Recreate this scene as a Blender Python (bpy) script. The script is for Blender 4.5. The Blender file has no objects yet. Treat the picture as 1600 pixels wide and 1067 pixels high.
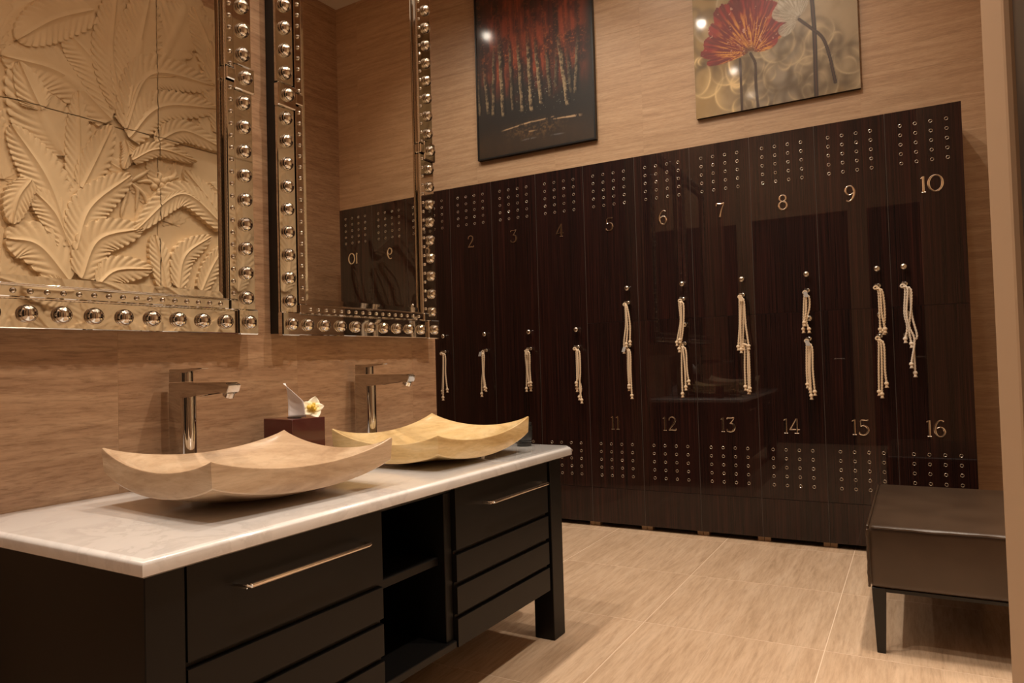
import bpy, bmesh, math, random
import numpy as np
from mathutils import Vector, Matrix
random.seed(7); rng = np.random.default_rng(5)
PI = math.pi
scene = bpy.context.scene
C = scene.collection

# ------------------------------------------------------------ camera, world, lights, exposure
cam_d = bpy.data.cameras.new('camera'); cam = bpy.data.objects.new('camera', cam_d); C.objects.link(cam)
cam_d.sensor_fit = 'HORIZONTAL'; cam_d.sensor_width = 36.0; cam_d.lens = 1119.55/1600*36.0
cam_d.clip_start = .02
YAW, PIT, ROL = .5123, .0284, -.0279
_f = Vector((-math.sin(YAW)*math.cos(PIT), math.cos(YAW)*math.cos(PIT), math.sin(PIT)))
_r = _f.cross(Vector((0, 0, 1))).normalized(); _u = _r.cross(_f)
_r2 = _r*math.cos(ROL)+_u*math.sin(ROL); _u2 = -_r*math.sin(ROL)+_u*math.cos(ROL)
cam.matrix_world = Matrix(((_r2.x, _u2.x, -_f.x, 3.2482), (_r2.y, _u2.y, -_f.y, -4.2879), (_r2.z, _u2.z, -_f.z, 1.07), (0, 0, 0, 1)))
scene.camera = cam
world = bpy.data.worlds.new('world'); scene.world = world; world.use_nodes = True
world.node_tree.nodes['Background'].inputs[0].default_value = (1.0, .72, .45, 1)
world.node_tree.nodes['Background'].inputs[1].default_value = .12
scene.view_settings.view_transform = 'Standard'; scene.view_settings.look = 'None'
scene.view_settings.gamma = 1; scene.view_settings.use_curve_mapping = False
scene.view_settings.exposure = -.26
CEIL = 4.3
WARM = (1.0, .85, .69)
def spot(x, y, e, tx=0, ty=0, ang=95, rad=.035, z=CEIL-.02, col=WARM, blend=1.0):
    l = bpy.data.lights.new('spot_lamp', 'SPOT'); l.energy = e; l.spot_size = math.radians(ang); l.spot_blend = blend
    l.shadow_soft_size = rad; l.color = col
    o = bpy.data.objects.new('spot_lamp', l); C.objects.link(o); o.location = (x, y, z)
    d = Vector((tx, ty, -1)); o.rotation_euler = d.to_track_quat('-Z', 'Y').to_euler()
    return o
LAMPS = [(1.56, -.55, 70, 0, 0, 148), (1.57, -1.75, 150, 0, 0, 148), (1.585, -3.1, 170, 0, 0, 148), (1.60, -3.98, 130, 0, 0, 148),
         (3.35, -.55, 60, -.1, 0, 66), (3.4, -1.85, 190, -.42, 0, 82), (3.3, -3.0, 170, -.35, 0, 84), (-.3, -.85, 70, 0, 0, 148)]
for a in LAMPS: spot(*a)
# extra unseen spots, added to brighten the back wall and the carved panel
spot(.9, -1.3, 120, -.05, .75, 75); spot(2.5, -1.3, 90, .0, .75, 75)
spot(1.9, -1.0, 230, .62, .0, 36, .05); spot(1.9, -2.0, 230, .62, .0, 36, .05)
spot(3.40, -.75, 150, .08, 0, 33, .02); spot(3.40, -1.45, 150, .08, 0, 33, .02); spot(3.40, -2.15, 150, .08, 0, 33, .02)
spot(2.2, -3.2, 60, .0, -.7, 80)  # added spot, lifts the rear wall that the locker gloss reflects
# unseen area light under the ceiling, added as soft bounce fill
al = bpy.data.lights.new('bounce_fill', 'AREA'); al.shape = 'RECTANGLE'; al.size = 3.0; al.size_y = 3.6; al.energy = 22; al.color = (1, .84, .68)
ao = bpy.data.objects.new('bounce_fill', al); C.objects.link(ao); ao.location = (2.2, -2.6, CEIL-.05)

# ------------------------------------------------------------ helpers
W = .3499                      # locker width
TH = math.atan(.02)            # the vanity wall stands slightly off square
OL = Vector((1.262, -2.0, 0)); UL = Vector((math.cos(TH), -math.sin(TH), 0)); VL = Vector((math.sin(TH), math.cos(TH), 0))
def LW(u, v, z=0): return OL+UL*u+VL*v+Vector((0, 0, z))
def link_mesh(name, me, mat, parent=None, loc=None, rz=0):
    o = bpy.data.objects.new(name, me); C.objects.link(o)
    if mat and not me.materials: me.materials.append(mat)
    if parent: o.parent = parent
    if loc is not None: o.location = loc
    if rz: o.rotation_euler = (0, 0, rz)
    return o
def obj(name, bm, mat, parent=None, loc=None, rz=0, smooth=False, angle=35):
    me = bpy.data.meshes.new(name)
    bmesh.ops.recalc_face_normals(bm, faces=bm.faces)
    bm.to_mesh(me); bm.free()
    if smooth:
        me.polygons.foreach_set('use_smooth', [True]*len(me.polygons))
        if angle < 180: me.set_sharp_from_angle(angle=math.radians(angle))
    return link_mesh(name, me, mat, parent, loc, rz)
def share(name, src, parent=None, loc=None, rot=None, scale=None):
    o = bpy.data.objects.new(name, src.data); C.objects.link(o)
    if parent: o.parent = parent
    if loc is not None: o.location = loc
    if rot is not None: o.rotation_euler = rot
    if scale is not None: o.scale = scale
    return o
def thing(name, label, cat, loc=(0, 0, 0), rz=0, group=None):
    o = bpy.data.objects.new(name, None); C.objects.link(o); o.location = loc; o.rotation_euler = (0, 0, rz)
    o.empty_display_size = .05
    return tag(o, label, cat, group)
def tag(o, label, cat, group=None):
    o['label'] = label; o['category'] = cat
    if group: o['group'] = group
    return o
def struct(o): o['kind'] = 'structure'; return o
def box(bm, a, b, bev=0, seg=1):
    r = bmesh.ops.create_cube(bm, size=1)
    vs = r['verts']
    for v in vs: v.co = Vector([(a[i]+b[i])/2+v.co[i]*(b[i]-a[i]) for i in range(3)])
    if bev:
        es = list({e for v in vs for e in v.link_edges})
        bmesh.ops.bevel(bm, geom=es, offset=bev, segments=seg, profile=.5, affect='EDGES')
    return bm
def nbox(a, b, bev=0, seg=1): return box(bmesh.new(), a, b, bev, seg)
def lathe(bm, prof, n=24, axis='z', off=(0, 0, 0), squash=1):
    rings = []
    for r, h in prof:
        ring = []
        for i in range(n):
            t = 2*PI*i/n; x, y = r*math.cos(t), r*math.sin(t)*squash
            co = {'z': (x, y, h), 'y': (x, h, y), 'x': (h, x, y)}[axis]
            ring.append(bm.verts.new(Vector(co)+Vector(off)))
        rings.append(ring)
    for a, b in zip(rings, rings[1:]):
        for i in range(n): bm.faces.new((a[i], a[(i+1) % n], b[(i+1) % n], b[i]))
    for ring in (rings[0], rings[-1]):
        try: bm.faces.new(ring)
        except Exception: pass
    return bm
def tube(bm, pts, rad, n=8, twist=0, rip=0, cap=True):
    """tube through pts; rip/twist give a laid rope"""
    pts = [Vector(p) for p in pts]; rings = []; L = 0
    for i, p in enumerate(pts):
        t = (pts[min(i+1, len(pts)-1)]-pts[max(i-1, 0)]).normalized()
        a = t.cross(Vector((0, 1, .01)) if abs(t.y) < .9 else Vector((1, 0, 0))).normalized(); b = t.cross(a)
        if i: L += (p-pts[i-1]).length
        r = rad[i] if hasattr(rad, '__len__') else rad
        rings.append([bm.verts.new(p+(a*math.cos(q)+b*math.sin(q))*r*(1+rip*math.cos(2*q-twist*L))) for q in [2*PI*k/n for k in range(n)]])
    for A, B in zip(rings, rings[1:]):
        for k in range(n): bm.faces.new((A[k], A[(k+1) % n], B[(k+1) % n], B[k]))
    if cap: bm.faces.new(rings[0]); bm.faces.new(rings[-1][::-1])
    return bm
def spline(pts, n):
    """Catmull-Rom through pts"""
    P = [Vector(p) for p in pts]; P = [P[0]*2-P[1]]+P+[P[-1]*2-P[-2]]; o = []
    m = len(P)-3
    for i in range(n):
        s = i/(n-1)*m; k = min(int(s), m-1); t = s-k; a, b, c, d = P[k:k+4]
        o.append(.5*((2*b)+(c-a)*t+(2*a-5*b+4*c-d)*t*t+(3*b-a-3*c+d)*t**3))
    return o

# ------------------------------------------------------------ materials
def mat(name):
    m = bpy.data.materials.new(name); m.use_nodes = True; nt = m.node_tree
    return m, nt, nt.nodes['Principled BSDF']
def N(nt, t, **kw):
    n = nt.nodes.new(t)
    for k, v in kw.items(): setattr(n, k, v)
    return n
def ramp(nt, fac, stops):
    r = N(nt, 'ShaderNodeValToRGB'); nt.links.new(fac, r.inputs[0]); e = r.color_ramp.elements
    while len(e) < len(stops): e.new(.5)
    for i, (p, c) in enumerate(stops): e[i].position = p; e[i].color = (*c, 1)
    return r.outputs[0]
def coords(nt, scale, rnd=True, space='Position', rot=(0, 0, 0)):
    g = N(nt, 'ShaderNodeNewGeometry') if space == 'Position' else N(nt, 'ShaderNodeTexCoord')
    src = g.outputs['Position'] if space == 'Position' else g.outputs['Object']
    m = N(nt, 'ShaderNodeMapping'); m.inputs['Scale'].default_value = scale; m.inputs['Rotation'].default_value = rot
    if rnd:
        oi = N(nt, 'ShaderNodeObjectInfo'); ml = N(nt, 'ShaderNodeVectorMath', operation='MULTIPLY_ADD')
        cb = N(nt, 'ShaderNodeCombineXYZ')
        for i in range(3): nt.links.new(oi.outputs['Random'], cb.inputs[i])
        nt.links.new(cb.outputs[0], ml.inputs[0]); ml.inputs[1].default_value = (17, 11, 23)
        nt.links.new(src, ml.inputs[2]); src = ml.outputs[0]
    nt.links.new(src, m.inputs[0]); return m.outputs[0]
def noise(nt, vec, sc, det=4, rough=.6, dist=0):
    n = N(nt, 'ShaderNodeTexNoise'); nt.links.new(vec, n.inputs['Vector'])
    n.inputs['Scale'].default_value = sc; n.inputs['Detail'].default_value = det; n.inputs['Roughness'].default_value = rough; n.inputs['Distortion'].default_value = dist
    return n.outputs['Fac']
def mix(nt, a, b, f, mode='MIX'):
    m = N(nt, 'ShaderNodeMix', data_type='RGBA', blend_type=mode)
    for s, v in ((0, f), (6, a), (7, b)):
        if hasattr(v, 'links'): nt.links.new(v, m.inputs[s])
        else: m.inputs[s].default_value = v if s == 0 else (*v, 1)
    return m.outputs[2]
def bump(nt, b, h, st=.1, d=.002):
    n = N(nt, 'ShaderNodeBump'); nt.links.new(h, n.inputs['Height']); n.inputs['Strength'].default_value = st; n.inputs['Distance'].default_value = d
    nt.links.new(n.outputs[0], b.inputs['Normal'])
def plain(name, col, rough=.5, metal=0, coat=0, spec=.5):
    m, nt, b = mat(name)
    b.inputs['Base Color'].default_value = (*col, 1); b.inputs['Roughness'].default_value = rough; b.inputs['Metallic'].default_value = metal
    b.inputs['Coat Weight'].default_value = coat; b.inputs['Coat Roughness'].default_value = .05; b.inputs['Specular IOR Level'].default_value = spec
    return m
def travertine(name, scale, lo, mid, hi, rough, st=.15, rot=(0, 0, 0), fine=(1, 1, 1), con=1.0):
    m, nt, b = mat(name)
    v = coords(nt, scale, rot=rot); vf = coords(nt, fine, rot=rot)
    n1 = noise(nt, v, 1.0, 9, .68, .5); n2 = noise(nt, v, 2.6, 10, .75, .9); n3 = noise(nt, vf, 1, 5, .7, .3)
    c = ramp(nt, n1, [(.3, lo), (.5, mid), (.7, hi)])
    q = lambda x: 1-(1-x)*con
    c2 = ramp(nt, n2, [(.34, (q(.60), q(.55), q(.50))), (.45, (q(.93), q(.91), q(.9))), (.62, (1.04, 1.04, 1.04))])
    c3 = ramp(nt, n3, [(.34, (q(.66), q(.62), q(.58))), (.52, (1, 1, 1)), (.7, (1.08, 1.08, 1.08))])
    c = mix(nt, mix(nt, c, c2, .8, 'MULTIPLY'), c3, .8, 'MULTIPLY')
    nt.links.new(c, b.inputs['Base Color']); b.inputs['Roughness'].default_value = rough
    bump(nt, b, n3, st, .002)
    return m
M = {}
LO, MI, HI = (.42, .26, .148), (.53, .345, .205), (.62, .425, .265)
M['trav_x'] = travertine('travertine back wall', (1.8, 1.8, 34), LO, MI, HI, .42, .12, rot=(0, .03, 0), fine=(22, 22, 260), con=.55)
M['trav_y'] = travertine('travertine vanity wall', (2.0, 2.0, 26), (.35, .205, .12), (.46, .29, .175), (.56, .375, .235), .32, .2, fine=(14, 14, 120), con=1.0)
M['trav_f'] = travertine('travertine floor', (16, 1.6, 13), (.56, .395, .26), (.655, .475, .325), (.72, .54, .385), .2, .04, fine=(90, 7, 100), con=.48)
M['grout'] = plain('grout', (.78, .62, .47), .8)
M['wgrout'] = plain('wall grout', (.50, .33, .20), .8)
M['plaster'] = plain('beige plaster', (.46, .31, .19), .7)
M['white'] = plain('ceiling paint', (.78, .7, .6), .85)
M['darkdoor'] = plain('dark door', (.012, .009, .008), .35)
def macassar():
    m, nt, b = mat('gloss macassar veneer')
    v = coords(nt, (210, 210, 1.6), space='Object'); n = noise(nt, v, 1, 4, .65, .05); n2 = noise(nt, coords(nt, (14, 14, .3), space='Object'), 1, 2, .5)
    c = ramp(nt, n, [(.34, (.0040, .0011, .0009)), (.52, (.0140, .0038, .0028)), (.72, (.038, .0110, .0076))])
    c = mix(nt, c, ramp(nt, n2, [(.35, (.8, .8, .8)), (.65, (1.25, 1.15, 1.1))]), 1, 'MULTIPLY')
    nt.links.new(c, b.inputs['Base Color']); b.inputs['Roughness'].default_value = .5; b.inputs['Specular IOR Level'].default_value = .12
    b.inputs['Coat Weight'].default_value = 1; b.inputs['Coat Roughness'].default_value = .012; b.inputs['Coat IOR'].default_value = 1.46
    return m
M['mac'] = macassar()
M['lockin'] = plain('locker carcass', (.006, .004, .004), .5)
M['strip'] = plain('locker edge strip', (.10, .085, .075), .4, .3)
M['chrome'] = plain('chrome', (.50, .48, .46), .03, 1)
M['nickel'] = plain('brushed nickel', (.62, .58, .52), .22, 1)
M['numeral'] = plain('polished numeral metal', (.88, .82, .74), .1, 1)
M['steel'] = plain('steel handle', (.85, .78, .70), .2, 1)
def mirror_mat():
    m, nt, b = mat('mirror glass'); b.inputs['Base Color'].default_value = (.80, .76, .69, 1); b.inputs['Metallic'].default_value = 1; b.inputs['Roughness'].default_value = .012
    return m
M['mirror'] = mirror_mat()
M['strip_mirror'] = plain('bevelled mirror strip', (.64, .60, .54), .03, 1)
M['black'] = plain('black lacquer', (.004, .004, .004), .4)
M['cab'] = plain('black stained oak', (.0060, .0052, .0048), .42, spec=.28)
M['cabin'] = plain('cabinet interior', (.004, .004, .004), .5)
def marble():
    m, nt, b = mat('white marble'); v = coords(nt, (1, 1, 1), rnd=False)
    n = noise(nt, v, 3.2, 8, .6, 1.6); c = ramp(nt, n, [(.40, (.84, .82, .81)), (.488, (.66, .64, .63)), (.515, (.84, .82, .81)), (.7, (.90, .885, .875))])
    n2 = noise(nt, v, 1.5, 3, .5); c = mix(nt, (.88, .865, .855), c, ramp(nt, n2, [(.4, (.15,)*3), (.65, (.8,)*3)]))
    nt.links.new(c, b.inputs['Base Color']); b.inputs['Roughness'].default_value = .2
    b.inputs['Coat Weight'].default_value = 1; b.inputs['Coat Roughness'].default_value = .015
    return m
M['marble'] = marble()
def stone(name, lo, mid, hi):
    m, nt, b = mat(name); v = coords(nt, (2.2, 2.2, 14), rnd=True, space='Object', rot=(.08, .1, 0))
    n = noise(nt, v, 1.3, 6, .6, .8); n2 = noise(nt, v, 9, 5, .7, .4)
    c = ramp(nt, n, [(.32, lo), (.5, mid), (.68, hi)]); c = mix(nt, c, ramp(nt, n2, [(.3, (.8, .78, .76)), (.55, (1, 1, 1))]), .8, 'MULTIPLY')
    nt.links.new(c, b.inputs['Base Color']); b.inputs['Roughness'].default_value = .24; b.inputs['Subsurface Weight'].default_value = .04
    b.inputs['Subsurface Radius'].default_value = (.02, .012, .006)
    bump(nt, b, n2, .05, .001)
    return m
M['stone_a'] = stone('pink beige onyx', (.46, .31, .19), (.60, .43, .28), (.72, .55, .38))
M['stone_b'] = stone('honey onyx', (.52, .34, .14), (.70, .50, .24), (.80, .62, .35))
def leather():
    m, nt, b = mat('brown leather'); v = coords(nt, (1, 1, 1), space='Object')
    n = noise(nt, v, 260, 3, .6); n2 = noise(nt, v, 6, 3, .5)
    nt.links.new(ramp(nt, n2, [(.3, (.040, .023, .013)), (.7, (.058, .035, .021))]), b.inputs['Base Color'])
    b.inputs['Roughness'].default_value = .33; b.inputs['Specular IOR Level'].default_value = .6; bump(nt, b, n, .1, .001)
    return m
M['leather'] = leather()
M['burgundy'] = plain('burgundy lacquer', (.06, .003, .005), .18, coat=.6)
M['tissue'] = plain('white tissue', (.82, .78, .78), .9)
def petal():
    m, nt, b = mat('orchid petal'); v = coords(nt, (1, 1, 1), rnd=False, space='Object')
    g = N(nt, 'ShaderNodeVectorMath', operation='LENGTH'); nt.links.new(v, g.inputs[0])
    nt.links.new(ramp(nt, g.outputs['Value'], [(.004, (.80, .52, .06)), (.017, (.86, .74, .36)), (.03, (.88, .84, .68))]), b.inputs['Base Color'])
    b.inputs['Roughness'].default_value = .5; return m
M['petal'] = petal(); M['yellow'] = plain('orchid heart', (.75, .5, .06), .5)
M['cord'] = plain('cream cotton cord', (.72, .57, .40), .9); M['cord_w'] = plain('white cotton cord', (.76, .67, .56), .9)
M['keytag'] = plain('grey key tag', (.42, .42, .42), .4)
M['rubber'] = plain('matt black plastic', (.012, .012, .012), .45); M['rubber_g'] = plain('lens ring', (.02, .02, .02), .25)
M['lensglass'] = plain('lens glass', (.01, .01, .015), .03, coat=1)
def plaster_relief():
    m, nt, b = mat('carved limestone'); v = coords(nt, (1, 1, 1), rnd=True)
    n = noise(nt, v, 2.3, 4, .6); n2 = noise(nt, v, 70, 4, .6)
    nt.links.new(ramp(nt, n, [(.3, (.58, .43, .26)), (.7, (.68, .53, .34))]), b.inputs['Base Color'])
    b.inputs['Roughness'].default_value = .75; bump(nt, b, n2, .08, .002)
    return m
M['relief'] = plaster_relief()
def painted(name, rough, metal=0, coat=.3, crough=.1, bumpy=.15):
    m, nt, b = mat(name); a = N(nt, 'ShaderNodeVertexColor', layer_name='paint')
    nt.links.new(a.outputs[0], b.inputs['Base Color']); b.inputs['Roughness'].default_value = rough; b.inputs['Metallic'].default_value = metal
    b.inputs['Coat Weight'].default_value = coat; b.inputs['Coat Roughness'].default_value = crough
    n = noise(nt, coords(nt, (1, 1, 1), rnd=False), 90, 4, .6); bump(nt, b, n, bumpy, .002)
    return m
M['oil'] = painted('varnished oil paint', .5, 0, .35, .1, .3); M['metalart'] = painted('painted brushed metal', .42, .15, .4, .06, .04)
# ---- measured layout (metres)
FRONDS=[([(-1.923, 2.409), (-2.014, 2.565), (-2.17, 2.906)], 0.172, 0), ([(-1.579, 2.767), (-1.721, 3.041), (-1.906, 3.2)], 0.142, 0), ([(-1.546, 2.777), (-1.617, 3.141), (-1.579, 3.607)], 0.121, 1), ([(-1.622, 2.713), (-1.919, 2.913), (-2.254, 2.915)], 0.142, 0), ([(-1.738, 3.391), (-1.972, 3.235), (-2.177, 3.034)], 0.111, 2), ([(-1.513, 2.829), (-1.441, 3.225), (-1.342, 3.71)], 0.152, 1), ([(-1.537, 2.671), (-1.351, 3.1), (-0.858, 3.178)], 0.121, 2), ([(-1.525, 2.761), (-1.421, 3.033), (-1.171, 3.148)], 0.091, 1), ([(-1.516, 2.623), (-1.284, 2.896), (-0.833, 3.015)], 0.101, 2), ([(-1.335, 2.635), (-1.114, 2.771), (-0.797, 2.72)], 0.077, 3), ([(-1.279, 3.192), (-1.1, 3.628), (-1.122, 3.854)], 0.172, 0), ([(-0.79, 3.113), (-0.893, 3.469), (-1.022, 3.707)], 0.121, 0), ([(-0.795, 2.818), (-0.843, 3.219), (-0.75, 3.72)], 0.101, 1), ([(-1.873, 1.777), (-2.008, 2.213), (-2.215, 2.521)], 0.126, 2), ([(-1.903, 1.635), (-2.074, 1.833), (-2.245, 1.858)], 0.121, 4), ([(-1.863, 1.839), (-1.772, 2.116), (-1.508, 2.376)], 0.105, 4), ([(-1.836, 1.66), (-1.724, 1.917), (-1.435, 2.031)], 0.105, 5), ([(-1.737, 1.628), (-1.613, 1.732), (-1.37, 1.765)], 0.085, 5), ([(-1.82, 2.23), (-1.739, 2.411), (-1.622, 2.681)], 0.085, 2), ([(-1.841, 2.104), (-1.831, 2.492), (-1.833, 2.839)], 0.077, 1), ([(-1.901, 1.854), (-1.983, 2.041), (-2.098, 2.157)], 0.091, 3), ([(-2.115, 2.221), (-2.184, 2.102), (-2.219, 1.946)], 0.065, 6), ([(-1.506, 2.474), (-1.312, 2.592), (-1.028, 2.57)], 0.049, 6), ([(-0.808, 2.134), (-1.147, 2.314), (-1.491, 2.008)], 0.085, 6), ([(-0.807, 2.182), (-0.941, 2.328), (-1.119, 2.492)], 0.077, 3), ([(-1.267, 1.619), (-1.3, 1.817), (-1.348, 1.999)], 0.073, 3), ([(-1.182, 1.648), (-1.129, 1.88), (-0.919, 2.046)], 0.077, 5), ([(-1.006, 1.637), (-0.923, 1.808), (-0.811, 1.988)], 0.065, 5), ([(-1.294, 2.23), (-1.147, 2.309), (-1.007, 2.288)], 0.028, 7), ([(-2.05, 2.654), (-2.076, 2.705), (-2.17, 2.906)], 0.091, 2), ([(-0.705, 1.658), (-0.642, 1.91), (-0.663, 2.304)], 0.081, 3), ([(-1.894, 1.576), (-1.969, 1.571), (-2.18, 1.575)], 0.091, 5), ([(-1.538, 2.607), (-1.517, 2.525), (-1.551, 2.41)], 0.04, 2)]
RTUBES=[([(-1.497, 2.335), (-1.454, 2.279), (-1.467, 2.146)], 0.008), ([(-1.486, 2.326), (-1.409, 2.265), (-1.383, 2.182)], 0.008), ([(-1.509, 2.311), (-1.554, 2.153), (-1.566, 2.087)], 0.008), ([(-1.453, 2.344), (-1.362, 2.362), (-1.292, 2.309)], 0.008), ([(-1.508, 2.333), (-1.43, 2.393), (-1.36, 2.451)], 0.01), ([(-1.291, 2.377), (-1.219, 2.414), (-1.145, 2.441)], 0.012), ([(-1.243, 2.386), (-1.182, 2.444), (-1.174, 2.492)], 0.01), ([(-1.303, 2.374), (-1.291, 2.422), (-1.314, 2.439)], 0.01)]
RBEADS=[(-1.315, 2.372), (-1.28, 2.352), (-1.334, 2.335), (-1.297, 2.308), (-1.256, 2.327), (-1.272, 2.385), (-1.232, 2.366), (-2.024, 1.47), (-1.997, 1.448), (-2.028, 1.431), (-1.992, 1.413), (-1.97, 1.473), (-2.016, 1.397), (-1.974, 1.384), (-2.038, 1.485), (-1.984, 1.491)]
TASSELS={1: [[(0.2931, 1.1284), (0.2891, 0.9977), (0.2799, 0.8745)], [(0.3166, 1.1277), (0.3162, 0.9972), (0.3272, 0.8855)], [(0.3039, 1.1281), (0.2995, 0.9527), (0.293, 0.8297)]], 2: [[(0.6231, 1.1189), (0.6268, 1.0211), (0.6169, 0.949), (0.6123, 0.855)], [(0.6434, 1.1147), (0.6378, 0.992), (0.6498, 0.8909)], [(0.6333, 1.1186), (0.6332, 1.0066), (0.6433, 0.8982)]], 3: [[(0.9652, 1.1196), (0.9713, 1.0146), (0.9665, 0.889)], [(0.9828, 1.1226), (0.9761, 1.0145), (0.989, 0.9236)], [(1.0032, 1.1185), (1.0022, 1.014), (1.0064, 0.927)], [(0.9921, 1.1188), (0.9806, 1.0074), (0.9982, 0.8922)]], 4: [[(1.3384, 1.122), (1.339, 1.0076), (1.3364, 0.8867)], [(1.3633, 1.1213), (1.3656, 0.9937), (1.3574, 0.8999), (1.3691, 0.8129)], [(1.3502, 1.1217), (1.3528, 0.9805), (1.3377, 0.9236)], [(1.3602, 1.1146), (1.3498, 0.9805), (1.3657, 0.8865), (1.3508, 0.8329)]], 5: [[(1.6813, 1.3907), (1.6821, 1.2827), (1.668, 1.1884), (1.664, 1.1238)], [(1.6967, 1.3897), (1.7111, 1.2812), (1.7074, 1.1739)], [(1.6895, 1.3902), (1.6957, 1.2561), (1.6853, 1.1618)]], 11: [[(1.6871, 1.1101), (1.686, 0.9983), (1.6896, 0.8909)], [(1.7061, 1.1095), (1.7062, 0.9808), (1.7086, 0.842)], [(1.6962, 1.1098), (1.6978, 0.9981), (1.6945, 0.9038)]], 6: [[(2.0233, 1.3862), (2.0275, 1.2903), (2.012, 1.208), (2.001, 1.1602)], [(2.0501, 1.3845), (2.0484, 1.2892), (2.0349, 1.1904), (2.0156, 1.1207)], [(2.0367, 1.3853), (2.0356, 1.2816), (2.0226, 1.1743)]], 12: [[(2.0279, 1.112), (2.0248, 0.9754), (2.0247, 0.8514)], [(2.0547, 1.1111), (2.0588, 0.9914), (2.0664, 0.9254)], [(2.0405, 1.1116), (2.048, 0.9916), (2.0487, 0.8926)]], 7: [[(2.3755, 1.3797), (2.3716, 1.2483), (2.3593, 1.1212)], [(2.3865, 1.383), (2.3786, 1.2479), (2.3757, 1.1047)], [(2.4019, 1.382), (2.4078, 1.2464), (2.4202, 1.123)], [(2.3942, 1.3825), (2.3924, 1.2472), (2.3848, 1.1203)]], 13: [[(2.394, 1.12), (2.3913, 1.001), (2.3911, 0.8901)], [(2.4094, 1.1194), (2.4099, 0.9848), (2.4096, 0.8702)], [(2.4154, 1.1153), (2.4198, 0.9846), (2.4177, 0.882)]], 8: [[(2.7245, 1.3806), (2.7184, 1.3047), (2.7131, 1.2062)], [(2.7487, 1.379), (2.749, 1.3208), (2.7314, 1.2501), (2.7422, 1.2048)], [(2.7347, 1.3844), (2.7317, 1.3039), (2.7211, 1.2417)]], 14: [[(2.726, 1.1026), (2.7215, 0.982), (2.7227, 0.9016)], [(2.7444, 1.1064), (2.7398, 0.9816), (2.7412, 0.8391)], [(2.755, 1.1016), (2.7547, 0.9814), (2.7602, 0.8613)], [(2.7361, 1.1067), (2.7315, 0.9818), (2.7359, 0.8747)]], 9: [[(3.0892, 1.3857), (3.091, 1.2741), (3.0909, 1.1885)], [(3.1075, 1.3861), (3.1153, 1.2727), (3.1072, 1.1792)], [(3.0984, 1.3885), (3.1017, 1.2735), (3.1136, 1.1874)]], 15: [[(3.0809, 1.1076), (3.0759, 0.9752), (3.0731, 0.86)], [(3.0923, 1.1072), (3.0911, 0.975), (3.0863, 0.8472)], [(3.1045, 1.1068), (3.1055, 0.9747), (3.1096, 0.9023)]], 10: [[(3.2131, 1.3852), (3.2056, 1.2675), (3.2152, 1.1911), (3.2042, 1.1326)], [(3.2388, 1.385), (3.2367, 1.2909), (3.2241, 1.1907), (3.2311, 1.1064)], [(3.2243, 1.3886), (3.2152, 1.2669), (3.2255, 1.1906), (3.2456, 1.1226), (3.2271, 1.0017)], [(3.2314, 1.3838), (3.2395, 1.2487), (3.2575, 1.1472), (3.2428, 1.106), (3.2422, 0.9554)]]}
TRUNKS=[((0.103, 0.359), (0.083, 0.6), 0.8), ((0.144, 0.333), (0.162, 0.741), 0.7), ((0.234, 0.309), (0.22, 0.745), 1.1), ((0.317, 0.341), (0.306, 0.767), 0.5), ((0.399, 0.316), (0.381, 0.738), 0.9), ((0.476, 0.301), (0.464, 0.748), 1.2), ((0.558, 0.343), (0.534, 0.696), 1.2), ((0.634, 0.382), (0.617, 0.647), 0.5), ((0.68, 0.436), (0.69, 0.618), 0.35), ((0.772, 0.293), (0.726, 0.691), 1.25), ((0.8, 0.376), (0.786, 0.596), 0.3), ((0.834, 0.366), (0.858, 0.659), 0.6), ((0.025, 0.356), (0.018, 0.578), 0.4)]
PATHS=[((0.223, 0.197), (0.486, 0.225)), ((0.38, 0.216), (0.667, 0.225)), ((0.641, 0.207), (0.877, 0.201)), ((0.717, 0.204), (0.877, 0.192)), ((0.431, 0.153), (0.51, 0.15)), ((0.389, 0.096), (0.508, 0.098)), ((0.637, 0.092), (0.738, 0.089))]
STEMS=[([(0.293, 0.332), (0.294, 0.155), (0.294, 0.001)], 0.0125), ([(0.359, 0.354), (0.386, 0.281), (0.385, 0.15), (0.393, -0.002)], 0.0125), ([(0.731, 0.64), (0.739, 0.383), (0.737, 0.2), (0.736, -0.007)], 0.019), ([(0.654, 0.498), (0.72, 0.427), (0.782, 0.352), (0.816, 0.238), (0.844, 0.064)], 0.014), ([(0.306, 0.76), (0.296, 0.673)], 0.01)]
PETALS=[((0.345, 0.364), (0.053, 0.43), 0.032, 0), ((0.345, 0.364), (0.074, 0.498), 0.04, 0), ((0.345, 0.364), (0.118, 0.596), 0.045, 0), ((0.352, 0.37), (0.177, 0.698), 0.055, 0), ((0.359, 0.368), (0.288, 0.742), 0.06, 0), ((0.366, 0.367), (0.387, 0.737), 0.06, 0), ((0.373, 0.365), (0.488, 0.658), 0.06, 0), ((0.377, 0.361), (0.558, 0.523), 0.05, 0), ((0.377, 0.361), (0.514, 0.44), 0.04, 0), ((0.345, 0.361), (0.084, 0.351), 0.02, 0), ((0.654, 0.505), (0.517, 0.606), 0.045, 1), ((0.654, 0.505), (0.583, 0.675), 0.05, 1), ((0.654, 0.512), (0.65, 0.663), 0.045, 1), ((0.644, 0.5), (0.541, 0.433), 0.028, 1)]

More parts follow.
